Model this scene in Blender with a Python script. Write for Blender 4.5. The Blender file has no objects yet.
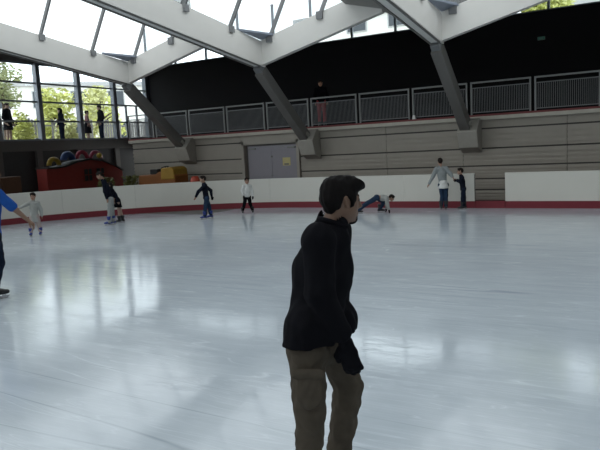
import bpy, bmesh, math, random
import numpy as np
from mathutils import Vector, Matrix

random.seed(7)
RNG = np.random.default_rng(7)
SC = bpy.context.scene
COL = SC.collection

# ------------------------------------------------------------------ camera
YAW, PITCH, ROLL = math.radians(30.6), math.radians(7.0), math.radians(3.0)
fwd = Vector((-math.sin(YAW) * math.cos(PITCH), math.cos(YAW) * math.cos(PITCH), -math.sin(PITCH)))
rgt = Vector((math.cos(YAW), math.sin(YAW), 0))
upv = rgt.cross(fwd)
r2 = rgt * math.cos(ROLL) - upv * math.sin(ROLL)
u2 = upv * math.cos(ROLL) + rgt * math.sin(ROLL)
cam = bpy.data.objects.new('camera', bpy.data.cameras.new('camera'))
COL.objects.link(cam)
M = Matrix((r2, u2, -fwd)).transposed().to_4x4()
M.translation = (0, 0, 2.0)
cam.matrix_world = M
cam.data.sensor_width = 36
cam.data.lens = 36 * 630 / 600
cam.data.clip_end = 300
SC.camera = cam

# ------------------------------------------------------------------ sky, exposure
W = bpy.data.worlds.new('sky'); SC.world = W; W.use_nodes = True
bg = W.node_tree.nodes['Background']
bg.inputs[0].default_value = (0.93, 0.97, 1.0, 1)
bg.inputs[1].default_value = 4.0
SC.view_settings.view_transform = 'Standard'
SC.view_settings.look = 'None'
SC.view_settings.gamma = 1
SC.view_settings.use_curve_mapping = False
SC.view_settings.exposure = -0.36
SC.cycles.max_bounces = 10
SC.cycles.transparent_max_bounces = 16
SC.cycles.sample_clamp_indirect = 6.0


def portal(name, loc, rot, sx, sy):
    l = bpy.data.lights.new(name, 'AREA'); l.shape = 'RECTANGLE'; l.size = sx; l.size_y = sy
    l.cycles.is_portal = True
    o = bpy.data.objects.new(name, l); COL.objects.link(o)
    o.location = loc; o.rotation_euler = rot


# roof module: girders every 5.75 m, rising .14 per metre away from the wall
NX = [-17.05 + 5.77 * k for k in range(7)]
NODE_Y, NODE_Z, RISE, MID_Y = 17.0, 4.6, 0.14, 2.0
BACK_Y = 25.4
LEFT_X = -24.0
WALL_Y = 20.2
SLAB_Z = 2.73
for k in range(6):
    for s in (1, -1):
        yc = MID_Y + s * 7.5
        zc = 6.2 + RISE * (NODE_Y - 9.5)
        portal('skylight_portal', (NX[k] + 1.65, yc, zc), (s * -math.atan(RISE), 0, 0), 3.1, 15)
portal('window_portal', (LEFT_X + .1, 16.5, 4.7), (0, -math.pi / 2, 0), 3.4, 17)

# ------------------------------------------------------------------ materials


def mat(name, col, rough=.6, metal=0, var=.12, scale=6, bump=0, bscale=40, spec=.5, emit=None):
    m = bpy.data.materials.new(name); m.use_nodes = True
    nt = m.node_tree; b = nt.nodes['Principled BSDF']
    b.inputs['Roughness'].default_value = rough
    b.inputs['Metallic'].default_value = metal
    b.inputs['Specular IOR Level'].default_value = spec
    tc = nt.nodes.new('ShaderNodeTexCoord')
    n = nt.nodes.new('ShaderNodeTexNoise'); n.inputs['Scale'].default_value = scale; n.inputs['Detail'].default_value = 5
    nt.links.new(tc.outputs['Object'], n.inputs['Vector'])
    r = nt.nodes.new('ShaderNodeMix'); r.data_type = 'RGBA'
    r.inputs[6].default_value = [c * (1 - var) for c in col] + [1]
    r.inputs[7].default_value = [min(1, c * (1 + var)) for c in col] + [1]
    nt.links.new(n.outputs['Fac'], r.inputs[0])
    nt.links.new(r.outputs[2], b.inputs['Base Color'])
    if bump:
        n2 = nt.nodes.new('ShaderNodeTexNoise'); n2.inputs['Scale'].default_value = bscale; n2.inputs['Detail'].default_value = 4
        nt.links.new(tc.outputs['Object'], n2.inputs['Vector'])
        bp = nt.nodes.new('ShaderNodeBump'); bp.inputs['Strength'].default_value = bump; bp.inputs['Distance'].default_value = .01
        nt.links.new(n2.outputs['Fac'], bp.inputs['Height']); nt.links.new(bp.outputs['Normal'], b.inputs['Normal'])
    if emit:
        b.inputs['Emission Color'].default_value = (*emit[0], 1); b.inputs['Emission Strength'].default_value = emit[1]
    return m


def glass(name, tint, refl=.06):
    m = bpy.data.materials.new(name); m.use_nodes = True
    nt = m.node_tree; nt.nodes.clear()
    out = nt.nodes.new('ShaderNodeOutputMaterial')
    t = nt.nodes.new('ShaderNodeBsdfTransparent'); t.inputs[0].default_value = (*tint, 1)
    g = nt.nodes.new('ShaderNodeBsdfGlossy'); g.inputs['Roughness'].default_value = .03
    mx = nt.nodes.new('ShaderNodeMixShader'); mx.inputs[0].default_value = refl
    nt.links.new(t.outputs[0], mx.inputs[1]); nt.links.new(g.outputs[0], mx.inputs[2]); nt.links.new(mx.outputs[0], out.inputs[0])
    return m


def ice_material():
    m = bpy.data.materials.new('ice'); m.use_nodes = True
    nt = m.node_tree; N = nt.nodes; L = nt.links; b = N['Principled BSDF']
    tc = N.new('ShaderNodeTexCoord')

    def noise(scale, rot=0, stretch=(1, 1, 1), detail=4, dist=0.0):
        mp = N.new('ShaderNodeMapping'); mp.inputs['Rotation'].default_value = (0, 0, rot); mp.inputs['Scale'].default_value = stretch
        L.new(tc.outputs['Object'], mp.inputs['Vector'])
        n = N.new('ShaderNodeTexNoise'); n.inputs['Scale'].default_value = scale; n.inputs['Detail'].default_value = detail
        n.inputs['Distortion'].default_value = dist
        L.new(mp.outputs[0], n.inputs['Vector']); return n.outputs['Fac']

    def ramp(f, a, c):
        r = N.new('ShaderNodeMapRange'); r.inputs[1].default_value = a; r.inputs[2].default_value = c; L.new(f, r.inputs[0]); return r.outputs[0]

    def math_(op, a, c):
        q = N.new('ShaderNodeMath'); q.operation = op
        for i, x in enumerate((a, c)):
            if isinstance(x, (int, float)): q.inputs[i].default_value = x
            else: L.new(x, q.inputs[i])
        return q.outputs[0]
    # thin skate cuts: narrow bands of stretched, bent noise
    cuts = None
    for rot, sc, st in ((.5, .5, (.12, 2.6, 1)), (-.25, .55, (.14, 2.4, 1)), (1.15, .45, (.12, 2.4, 1)), (2.3, .5, (.15, 2.2, 1)), (.1, 1.1, (.13, 2.0, 1))):
        f = noise(sc, rot, st, 2, .25)
        d = math_('ABSOLUTE', math_('SUBTRACT', math_('FRACT', math_('MULTIPLY', f, 9.0), 0), .5), 0)
        c = ramp(d, .022, .0)
        brk = ramp(noise(.45, rot + .4, (1, 1, 1), 2), .48, .62)
        c = math_('MULTIPLY', c, brk)
        cuts = c if cuts is None else math_('MAXIMUM', cuts, c)
    blot = noise(.35, 0, (1, 1, 1), 6, .4)
    fine = noise(7, .4, (1, 3.5, 1), 6, .5)
    mott = noise(2.2, -.3, (.6, 2.4, 1), 8, .3)
    web = None
    for rot, sc in ((.2, 2.2), (1.0, 1.9), (-.6, 2.4), (1.9, 2.0), (2.7, 2.3)):
        f = noise(sc, rot, (.10, 1.6, 1), 2, .12)
        d = math_('ABSOLUTE', math_('SUBTRACT', math_('FRACT', math_('MULTIPLY', f, 12.0), 0), .5), 0)
        c = math_('MULTIPLY', ramp(d, .05, .0), ramp(noise(.9, rot, (1, 1, 1), 2), .42, .6))
        web = c if web is None else math_('MAXIMUM', web, c)
    f = noise(.6, -.42, (.05, 1.5, 1), 1, .08)                          # a few long dark resurfacing lines
    dark = math_('MULTIPLY', ramp(math_('ABSOLUTE', math_('SUBTRACT', math_('FRACT', math_('MULTIPLY', f, 7.0), 0), .5), 0), .03, .0), ramp(noise(.3, .2, (1, 1, 1), 1), .45, .6))
    tone = math_('ADD', math_('MULTIPLY', blot, .55), math_('ADD', math_('MULTIPLY', mott, .55), math_('MULTIPLY', web, .35)))
    tone = math_('SUBTRACT', tone, math_('MULTIPLY', dark, .55))
    mx = N.new('ShaderNodeMix'); mx.data_type = 'RGBA'
    mx.inputs[6].default_value = (.34, .39, .44, 1); mx.inputs[7].default_value = (.575, .63, .68, 1)
    L.new(tone, mx.inputs[0])
    m2 = N.new('ShaderNodeMix'); m2.data_type = 'RGBA'; m2.inputs[7].default_value = (.70, .77, .81, 1)
    L.new(mx.outputs[2], m2.inputs[6]); L.new(math_('MULTIPLY', cuts, .40), m2.inputs[0])
    L.new(m2.outputs[2], b.inputs['Base Color'])
    ro = N.new('ShaderNodeMapRange'); ro.inputs[1].default_value = .3; ro.inputs[2].default_value = .7
    ro.inputs[3].default_value = .04; ro.inputs[4].default_value = .15
    L.new(blot, ro.inputs[0])
    L.new(math_('ADD', ro.outputs[0], math_('ADD', math_('MULTIPLY', cuts, .12), math_('MULTIPLY', web, .08))), b.inputs['Roughness'])
    bp = N.new('ShaderNodeBump'); bp.inputs['Strength'].default_value = .12; bp.inputs['Distance'].default_value = .01
    L.new(math_('SUBTRACT', math_('MULTIPLY', fine, .3), math_('ADD', math_('MULTIPLY', cuts, .4), math_('MULTIPLY', web, .2))), bp.inputs['Height'])
    L.new(bp.outputs['Normal'], b.inputs['Normal'])
    b.inputs['IOR'].default_value = 1.45
    b.inputs['Specular IOR Level'].default_value = .5
    return m


ICE = ice_material()
BOARD = mat('board_white', (.62, .605, .55), .45, var=.04, scale=1.5)
KICK = mat('kick_red', (.17, .013, .024), .5, var=.15)
MAT_RED = mat('rubber_red', (.10, .018, .022), .8, bump=.3)
CLAD = mat('cladding', (.355, .325, .28), .7, var=.08, scale=3, bump=.15, bscale=30)
CLAD_DARK = mat('cladding_gap', (.07, .065, .06), .9)
CONC = mat('concrete', (.36, .34, .30), .85, var=.1, bump=.3, bscale=25)
SLABC = mat('slab_edge', (.50, .47, .40), .8)
SLABR = mat('slab_red', (.20, .05, .05), .7)
BLACK = mat('black_wall', (.006, .006, .0075), .9, var=.2, scale=2)
SOFF = mat('dark_soffit', (.05, .05, .05), .9)
PANELG = mat('grey_panel', (.28, .27, .25), .8)
BEAM = mat('white_beam', (.74, .72, .68), .55, var=.04, scale=2)
STEEL = mat('grey_steel', (.20, .205, .21), .5, .3)
STRUT = mat('strut_paint', (.15, .143, .132), .55, var=.08)
RAIL = mat('rail_grey', (.22, .225, .22), .45, .4)
DOORM = mat('door_grey', (.27, .255, .285), .5, var=.04)
FRAME = mat('frame_dark', (.20, .22, .25), .5, .3)
DARKC = mat('dark_concrete', (.11, .105, .098), .85)
GUTTER = mat('gutter_blue', (.22, .25, .31), .5)
GLASS = glass('window_glass', (.92, .96, .97))
ROOFG = glass('roof_glass', (.56, .58, .58), .05)
OFFWHITE = mat('offwhite_render', (.80, .79, .76), .8)  # off-white base colour of the pale houses and the paper cup
WOOD = mat('dark_wood', (.11, .055, .03), .6, var=.3, scale=12)

# ------------------------------------------------------------------ mesh helpers


class MB:
    def __init__(s): s.v = []; s.f = []

    def add(s, vs, fs):
        n = len(s.v); s.v += [tuple(v) for v in vs]; s.f += [tuple(i + n for i in f) for f in fs]; return s

    def box(s, x0, x1, y0, y1, z0, z1):
        return s.add([(x, y, z) for z in (z0, z1) for y in (y0, y1) for x in (x0, x1)],
                     [(0, 2, 3, 1), (4, 5, 7, 6), (0, 1, 5, 4), (2, 6, 7, 3), (0, 4, 6, 2), (1, 3, 7, 5)])

    def bar(s, a, b, w, h, up=(0, 0, 1)):
        a, b = Vector(a), Vector(b); d = (b - a).normalized(); up = Vector(up)
        x = d.cross(up)
        if x.length < 1e-4: x = d.cross(Vector((0, 1, 0)))
        x.normalize(); y = x.cross(d)
        p = [q + x * sx * w / 2 + y * sy * h / 2 for q in (a, b) for sx, sy in ((-1, -1), (1, -1), (1, 1), (-1, 1))]
        return s.add(p, [(0, 3, 2, 1), (4, 5, 6, 7), (0, 1, 5, 4), (1, 2, 6, 5), (2, 3, 7, 6), (3, 0, 4, 7)])

    def prism(s, poly, vec):
        n = len(poly); vec = Vector(vec)
        p = [Vector(q) for q in poly] + [Vector(q) + vec for q in poly]
        return s.add(p, [tuple(range(n))[::-1], tuple(range(n, 2 * n))] + [(i, (i + 1) % n, n + (i + 1) % n, n + i) for i in range(n)])

    def tube(s, pts, r, n=10, cap=True):
        pts = [Vector(p) for p in pts]; base = len(s.v); k = len(pts)
        rr = r if isinstance(r, (list, tuple)) else [r] * k
        x = None
        for i, p in enumerate(pts):
            d = (pts[min(i + 1, k - 1)] - pts[max(i - 1, 0)]).normalized()
            if x is None: x = d.orthogonal().normalized()
            x = (x - d * x.dot(d)).normalized(); y = d.cross(x)
            for j in range(n):
                t = 2 * math.pi * j / n
                s.v.append(tuple(p + (x * math.cos(t) + y * math.sin(t)) * rr[i]))
        for i in range(k - 1):
            for j in range(n):
                a = base + i * n + j; b = base + i * n + (j + 1) % n
                s.f.append((a, b, b + n, a + n))
        if cap:
            s.f.append(tuple(base + j for j in range(n))[::-1]); s.f.append(tuple(base + (k - 1) * n + j for j in range(n)))
        return s

    def build(s, name, m, parent=None, smooth=False, bevel=0):
        me = bpy.data.meshes.new(name); me.from_pydata(s.v, [], s.f); me.materials.append(m)
        bm = bmesh.new(); bm.from_mesh(me); bmesh.ops.recalc_face_normals(bm, faces=bm.faces); bm.to_mesh(me); bm.free()
        if smooth: me.polygons.foreach_set('use_smooth', [True] * len(me.polygons))
        o = bpy.data.objects.new(name, me); COL.objects.link(o)
        if parent: o.parent = parent
        if bevel:
            b = o.modifiers.new('bevel', 'BEVEL'); b.width = bevel; b.segments = 2; b.limit_method = 'ANGLE'
        return o


def tag(o, label=None, cat=None, group=None, kind=None):
    if label: o['label'] = label
    if cat: o['category'] = cat
    if group: o['group'] = group
    if kind: o['kind'] = kind
    return o


def struct(o): o['kind'] = 'structure'; return o


def empty(name, loc=(0, 0, 0), rz=0):
    o = bpy.data.objects.new(name, None); COL.objects.link(o); o.location = loc; o.rotation_euler = (0, 0, rz); o.empty_display_size = .2
    return o


def boxo(name, m, b, parent=None, bevel=0): return MB().box(*b).build(name, m, parent, bevel=bevel)


# ------------------------------------------------------------------ ground, ice, boards
struct(MB().add([(-19.35, -13, 0), (21, -13, 0), (21, 18.3, 0), (-19.35, 18.3, 0)], [(0, 1, 2, 3)]).build('floor', ICE))

BP = []                                                             # the line of the boards: straight, rounded corner, straight
CX, CY, RAD = -10.15, 9.1, 9.1
for i in range(64):
    BP.append((20 - i * (20 - CX) / 64, CY + RAD, 0, 1))
for i in range(45):
    a = math.pi / 2 + i / 44 * math.pi / 2
    BP.append((CX + RAD * math.cos(a), CY + RAD * math.sin(a), math.cos(a), math.sin(a)))
for i in range(1, 40):
    BP.append((CX - RAD, CY - i * .55, -1, 0))


def resample(step=.3):
    out = [BP[0]]; acc = 0
    for i in range(1, len(BP)):
        a, b = BP[i - 1], BP[i]; L = math.hypot(b[0] - a[0], b[1] - a[1]); t = step - acc
        while t <= L:
            k = t / L; out.append(tuple(a[j] + (b[j] - a[j]) * k for j in range(4))); t += step
        acc = (acc + L) % step
    return out


PATH = resample()


def strip(pts, o0, o1, z0, z1):
    mb = MB(); vs = []; fs = []
    for x, y, nx, ny in pts:
        vs += [(x + nx * o0, y + ny * o0, z0), (x + nx * o1, y + ny * o1, z0), (x + nx * o1, y + ny * o1, z1), (x + nx * o0, y + ny * o0, z1)]
    for i in range(len(pts) - 1):
        for j in range(4):
            fs.append((i * 4 + j, i * 4 + (j + 1) % 4, i * 4 + 4 + (j + 1) % 4, i * 4 + 4 + j))
    fs += [(0, 1, 2, 3), tuple(len(vs) - 4 + j for j in (3, 2, 1, 0))]
    return mb.add(vs, fs)


GAP0, GAP1 = -4.0, -4.86
right_run = [p for p in PATH if p[0] > GAP0] + [(GAP0, CY + RAD, 0, 1)]
left_run = [(GAP1, CY + RAD, 0, 1)] + [p for p in PATH if p[0] < GAP1]
for run, lab in ((right_run, 'short straight run of white rink boards with red kick strip right of the opening'),
                 (left_run, 'long curved run of white rink boards with red kick strip left of the opening')):
    root = tag(empty('rink_barrier', (run[0][0], run[0][1], 0)), lab, 'rink boards')
    off = Matrix.Translation((-run[0][0], -run[0][1], 0))
    n = 8; i = 0
    while i < len(run) - 1:
        seg = run[i:i + n + 1]
        # a hairline joint between panels
        e = seg[-1]; p = seg[-2]; k = .985
        seg = seg[:-1] + [tuple(p[j] + (e[j] - p[j]) * k for j in range(4))]
        o = strip(seg, 0, .09, .2, 1.0).build('panel', BOARD, root); o.matrix_local = off
        i += n
    o = strip(run, -.012, .09, 0, .2).build('kick_strip', KICK, root); o.matrix_local = off
    o = strip(run, .02, .085, .2, .985).build('backing', CLAD_DARK, root); o.matrix_local = off
th = MB().box(GAP1 + .01, GAP0 - .01, CY + RAD - .012, CY + RAD + .09, 0, .2).build('threshold', KICK)
tag(th, 'dark red threshold strip across the opening in the rink boards', 'threshold')
# matting round the outside
vs, fs = [], []
for i, (x, y, nx, ny) in enumerate(PATH):
    qx, qy = (x, 20.6) if ny > .99 else (max(-24.0, x + nx * 9), min(25.4, y + ny * 9))
    vs += [(x + nx * .09, y + ny * .09, .012), (qx, qy, .012)]
    if i: fs.append((2 * i - 2, 2 * i - 1, 2 * i + 1, 2 * i))
struct(MB().add(vs, fs).build('floor_matting', MAT_RED))
struct(MB().box(-24, -13, 16, 25.4, -.04, 0.004).build('floor_recess', DARKC))

# ------------------------------------------------------------------ back wall below the balcony, clad in ribbed boards
DX0, DX1, DTOP = -14.28, -11.92, 2.2
WX0 = -20.2
wall = MB()
levels = [0, .355, .705, 1.11, 1.66, 2.28, 2.62]
for i in range(len(levels) - 1):
    z0, z1 = levels[i] + .035, levels[i + 1] - .012
    xs = [WX0, -17.6, -14.42, -11.78, -8.37, -5.74, -2.64, .3, 3.2, 6.1, 9, 12, 15, 18, 20.5]
    for a, b in zip(xs, xs[1:]):
        if a == -14.42:
            if z0 < 2.25 and z1 < 2.3: continue
            if z0 < 2.3: z0_ = 2.33
            else: z0_ = z0
            wall.box(a + .008, b - .008, WALL_Y, WALL_Y + .08, z0_, z1); continue
        h = (z1 - z0) / 7
        for q in range(7):                                           # shallow ribs on each board
            wall.box(a + .008, b - .008, WALL_Y + (.0 if q % 2 else .028), WALL_Y + .08, z0 + q * h, z0 + q * h + h)
wb = struct(wall.build('wall_back', CLAD))
struct(MB().box(WX0, DX0 - .1, WALL_Y + .06, WALL_Y + .3, 0, 2.62).box(DX1 + .1, 20.5, WALL_Y + .06, WALL_Y + .3, 0, 2.62)
       .box(DX0 - .1, DX1 + .1, WALL_Y + .06, WALL_Y + .3, DTOP + .1, 2.62).build('wall_back_core', CLAD_DARK))
# balcony slab with its corner cut back towards the windows
sl = [(20.5, WALL_Y - .12), (20.5, BACK_Y), (LEFT_X, BACK_Y), (LEFT_X, 24.3), (WX0 - .1, WALL_Y - .12)]
struct(MB().prism([(x, y, 2.56) for x, y in sl[::-1]], (0, 0, .11)).build('floor_balcony_edge', SLABC))
struct(MB().prism([(x, y + (.01 if y < 21 else 0), 2.67) for x, y in sl[::-1]], (0, 0, .06)).build('floor_balcony', SLABR))
struct(MB().prism([(x, y, 2.2) for x, y in [(WX0, WALL_Y + .3), (WX0, BACK_Y), (LEFT_X, BACK_Y), (LEFT_X, 24.4)]], (0, 0, .36)).build('trim_balcony_soffit', DARKC))
struct(MB().box(WX0, 20.5, BACK_Y - .1, BACK_Y, 0, 2.56).build('wall_under_balcony', DARKC))

# double door
door = struct(empty('door_1', (DX0, WALL_Y, 0)))


def dpart(name, m, b, parent=door, bevel=0):
    o = MB().box(b[0] - DX0, b[1] - DX0, b[2] - WALL_Y, b[3] - WALL_Y, b[4], b[5]).build(name, m, parent, bevel=bevel); return o


fr = MB()
for b in ((DX0 - .12, DX0, WALL_Y - .05, WALL_Y + .2, 0, DTOP + .12), (DX1, DX1 + .12, WALL_Y - .05, WALL_Y + .2, 0, DTOP + .12), (DX0 - .12, DX1 + .12, WALL_Y - .05, WALL_Y + .2, DTOP, DTOP + .12)):
    fr.box(b[0] - DX0, b[1] - DX0, b[2] - WALL_Y, b[3] - WALL_Y, b[4], b[5])
fr.build('door_frame', CLAD, door)
dm = (DX0 + DX1) / 2
for a, b, hx in ((DX0 + .1, dm - .008, 0), (dm + .008, DX1 - .02, 1)):
    leaf = dpart('door_leaf', DOORM, (a, b, WALL_Y + .1, WALL_Y + .15, .02, DTOP - .06))
    cl = dpart('door_closer', RAIL, ((a + .06, a + .38, WALL_Y + .04, WALL_Y + .1, 2.0, 2.07) if not hx else (b - .42, b - .08, WALL_Y + .04, WALL_Y + .1, 2.0, 2.07)), leaf, .01)
    MB().bar(((a + .38 if not hx else b - .42) - DX0, -.14, 2.06), ((a + .6 if not hx else b - .62) - DX0, -.12, 2.11), .02, .015).build('closer_arm', RAIL, leaf)
    if hx:
        MB().tube([(a + .1 - DX0, -.1, 1.02), (a + .1 - DX0, -.16, 1.02), (a + .22 - DX0, -.16, 1.02)], .012).build('door_handle', STEEL, leaf)
        MB().tube([(a + .14 - DX0, -.1, 1.72), (a + .14 - DX0, -.115, 1.72)], .04, 14).build('door_lock', STRUT, leaf)
        sg = dpart('door_sign', mat('sign_yellow', (.55, .48, .22), .6), (a + .48, a + .82, WALL_Y + .09, WALL_Y + .099, 1.36, 1.66), leaf)
        dpart('sign_pictogram', STRUT, (a + .55, a + .75, WALL_Y + .085, WALL_Y + .09, 1.385, 1.44), leaf)
dpart('door_reveal', STRUT, (DX0, DX1, WALL_Y + .16, WALL_Y + .2, 0, DTOP))

# ------------------------------------------------------------------ black upper wall and clerestory
struct(MB().box(LEFT_X, 20.5, BACK_Y, BACK_Y + .3, SLAB_Z, 6.54).build('wall_upper', BLACK))
n = 0
cx = LEFT_X
while cx < 20:
    n += 1
    f = MB().box(cx, cx + .09, BACK_Y + .02, BACK_Y + .12, 6.54, 8.6).box(cx, cx + 2.0, BACK_Y + .02, BACK_Y + .12, 6.54, 6.59).build('window_%d' % n, FRAME)
    struct(f)
    MB().box(cx + .09, cx + 2.0, BACK_Y + .06, BACK_Y + .07, 6.59, 8.6).build('pane', GLASS, f)
    cx += 2.0

# ------------------------------------------------------------------ left window wall
struct(MB().box(LEFT_X - .3, LEFT_X, -15, 25.4, 2.45, 2.9).build('wall_left_sill', DARKC))
struct(MB().box(LEFT_X - .3, LEFT_X - .1, -15, 25.4, 0, 2.45).build('wall_left', SOFF))
for y in (12.0, 14.2, 16.4, 18.35, 20.6, 22.9):
    struct(MB().box(LEFT_X - .1, LEFT_X + .06, y - .14, y + .14, 0, 2.45).build('pillar', DARKC))
mull = [-2.8, -.6, 1.6, 3.8, 6.0, 8.2, 10.2, 12.3, 14.4, 16.5, 18.6, 20.8, 23.0, 25.3]
for k in range(len(mull) - 1):
    y0, y1 = mull[k], mull[k + 1]; n += 1
    f = MB().box(LEFT_X - .12, LEFT_X + .12, y0 - .10, y0 + .10, 2.9, 6.3)
    for z in (2.93, 3.74, 4.58, 5.38, 6.2):
        f.box(LEFT_X - .05, LEFT_X + .05, y0 + .12, y1 - .12, z - .035, z + .035)
    if k >= 12:
        f.box(LEFT_X - .04, LEFT_X + .04, y0 + .72, y0 + .8, 2.9, 4.58).box(LEFT_X - .04, LEFT_X + .04, y0 + 1.45, y0 + 1.53, 2.9, 4.58)
        f.box(LEFT_X - .12, LEFT_X + .12, y1 - .12, y1 + .1, 2.9, 6.3)
    o = struct(f.build('window_%d' % n, FRAME))
    MB().box(LEFT_X - .012, LEFT_X - .002, y0 + .12, y1 - .12, 2.95, 6.22).build('pane', GLASS, o)
struct(MB().box(LEFT_X - .2, LEFT_X + .1, -15, 25.4, 6.24, 6.7).build('wall_left_head', STRUT))

# far walls behind the camera
struct(MB().box(20.5, 20.8, -15, 25.4, 0, 9).build('wall_right', PANELG))
struct(MB().box(LEFT_X, 20.8, -15.3, -15, 0, 9).build('wall_front', PANELG))

# ------------------------------------------------------------------ roof: girders, rising edge beams, folded soffit, lanterns


def gz(y): return NODE_Z + RISE * (NODE_Y - y if y > MID_Y else (y - (2 * MID_Y - NODE_Y)))


GW, GD = .36, .76
SB = [(-24, 6.75), (-20.6, 7.3), (-18.8, 7.3), (-17, 6.95), (-15.5, 7.2), (-13.8, 7.6), (-12.6, 7.9), (-10, 7.9), (-8.6, 7.4), (-7.5, 7.0), (-5.3, 7.4), (-2.5, 8.0), (-.5, 7.6), (1, 7.2), (4, 7.8), (6.5, 7.2), (9, 7.8), (21, 7.3)]


def soffit_back(x):
    return float(np.interp(x, [p[0] for p in SB], [p[1] for p in SB]))


def soffit(xs, fx, fz, back):
    n_ = len(xs)
    lo = [(x, NODE_Y + .1, float(np.interp(x, fx, fz))) for x in xs] + [(bx, BACK_Y + .2, soffit_back(bx)) for bx in np.linspace(back[0], back[1], n_)]
    vs = lo + [(x, y, z + .08) for x, y, z in lo]; m_ = 2 * n_
    fs = []
    for i in range(n_ - 1):
        fs += [(i, i + 1, n_ + i + 1, n_ + i), (m_ + i, m_ + n_ + i, m_ + n_ + i + 1, m_ + i + 1), (i, m_ + i, m_ + i + 1, i + 1), (n_ + i, n_ + i + 1, m_ + n_ + i + 1, m_ + n_ + i)]
    struct(MB().add(vs, fs).build('ceiling_balcony', SOFF))


for k, X in enumerate(NX):
    ys = [NODE_Y + .15, MID_Y, 2 * MID_Y - NODE_Y]
    poly = [(X - GW / 2, y, gz(y)) for y in ys] + [(X - GW / 2, y, gz(y) + GD) for y in ys[::-1]]
    g = struct(MB().prism(poly, (GW, 0, 0)).build('roof_girder', BEAM))
    # twin lips along the underside
    lp = MB()
    for sx in (-.13, .13):
        lp.bar((X + sx, NODE_Y - .1, gz(NODE_Y - .1) - .015), (X + sx, MID_Y, gz(MID_Y) - .015), .05, .03)
    lp.build('lower_flange', STRUT, g)
    gt = gz(NODE_Y) + GD
    if k == len(NX) - 1: continue
    X2 = NX[k + 1]
    # edge beam rising towards the next girder
    pk = X + 4.25
    sl_ = .245
    z0, z1 = NODE_Z, NODE_Z + sl_ * 4.25
    struct(MB().prism([(X, NODE_Y - .02, z0), (pk, NODE_Y - .02, z1), (pk, NODE_Y - .02, z1 + .45), (X + 3.2, NODE_Y - .02, z0 + sl_ * 3.2 + GD), (X, NODE_Y - .02, z0 + GD)], (0, .22, 0)).build('roof_edge_beam', BEAM))
    struct(MB().prism([(pk, NODE_Y, z1 + .02), (pk, NODE_Y, z1 + .44), (X2, NODE_Y, NODE_Z + .7), (X2, NODE_Y, NODE_Z + .3)][::-1], (0, .18, 0)).build('roof_edge_beam', PANELG))
    # folded soffit over the balcony, from the edge beam back to the clerestory
    soffit(np.linspace(X, X2 if k < 5 else 20.5, 15), [X, pk, X2], [NODE_Z + .4, z1 + .28, NODE_Z + .4], (X - 5.77, X2 - 5.77 if k < 5 else 20.5))
    # solid panel descending to the next girder
    for s, ya, yb in ((1, NODE_Y + .1, MID_Y), (-1, MID_Y, 2 * MID_Y - NODE_Y)):
        rx = X + 3.15
        za, zb2 = gz(ya), gz(yb)
        q = [(rx, ya, za + 1.42), (X2, ya, za + GD - .05), (X2, yb, zb2 + GD - .05), (rx, yb, zb2 + 1.42)]
        pn = MB().add(q + [(x, y, z + .15) for x, y, z in q], [(0, 1, 2, 3), (7, 6, 5, 4), (0, 4, 5, 1), (1, 5, 6, 2), (2, 6, 7, 3), (3, 7, 4, 0)])
        struct(pn.build('ceiling_panel', PANELG))
    # lantern: steep glass on the girder, flat top, upright glass on the panel, glazed gable
    T = 1.95
    ln = MB()
    for ya, yb in ((NODE_Y + .1, MID_Y), (MID_Y, 2 * MID_Y - NODE_Y)):
        for (xa, da), (xb, db) in (((X, GD), (X + T / 1.7, GD + T)), ((X + T / 1.7, GD + T), (X + 3.15, GD + T)), ((X + 3.15, GD + T), (X + 3.15, 1.45))):
            ln.add([(xa, ya, gz(ya) + da), (xb, ya, gz(ya) + db), (xb, yb, gz(yb) + db), (xa, yb, gz(yb) + da)], [(0, 1, 2, 3)])
    y = NODE_Y + .1
    ln.add([(X, y, z0 + GD), (X + 3.15, y, z0 + GD + .245 * 3.15), (X + 3.15, y, z0 + GD + T), (X + T / 1.7, y, z0 + GD + T)], [(0, 1, 2, 3)])
    n += 1
    w = struct(ln.build('window_%d' % n, ROOFG))
    for j, yy in enumerate([15.4, 13.4, 11.4, 9.4, 7.4, 5.4, 3.4, .6, -1.4, -3.4, -5.4, -7.4, -9.4]):
        z = gz(yy) + GD
        MB().bar((X + .12, yy, z - .06), (X + .1 + T / 1.7, yy, z + T - .06), .11, .06, (0, 1, 0)).box(X + .06, X + .26, yy - .09, yy + .09, z - .16, z + .02).build('glazing_bar', STEEL, w)
    for xx in (.5, 2.3):
        z = z0 + GD + .245 * xx
        MB().bar((X + xx, y - .16, z - .12), (X + xx + (T - .2 - .245 * xx) / 1.7, y - .05, z0 + GD + T), .11, .06, (0, 1, 0)).box(X + xx - .1, X + xx + .1, y - .2, y - .1, z - .2, z + .02).build('glazing_bar', STEEL, w)
    # corner gutter plate in the V of girder and edge beam
    struct(MB().prism([(X + .18, NODE_Y - 1.2, gt + .17), (X + .18, NODE_Y - .02, gt + .03), (X + .65, NODE_Y - .02, gt + .12)], (0, 0, .06)).build('trim_gutter', GUTTER))
# low roof between the first girder and the window wall
for ya, yb in ((NODE_Y + .15, MID_Y), (MID_Y, -13)):
    q = [(NX[0] - GW / 2, ya, gz(ya) + GD - .12), (NX[0] - GW / 2, yb, gz(yb) + GD - .12), (LEFT_X, yb, gz(yb) + 2.1), (LEFT_X, ya, gz(ya) + 2.1)]
    struct(MB().add(q + [(x, y, z + .12) for x, y, z in q], [(3, 2, 1, 0), (4, 5, 6, 7), (0, 1, 5, 4), (1, 2, 6, 5), (2, 3, 7, 6), (3, 0, 4, 7)]).build('ceiling_left', SOFF))
soffit(np.linspace(LEFT_X, NX[0], 12), [LEFT_X, NX[0]], [6.55, 5.0], (LEFT_X, NX[0] - 5.77))
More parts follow.
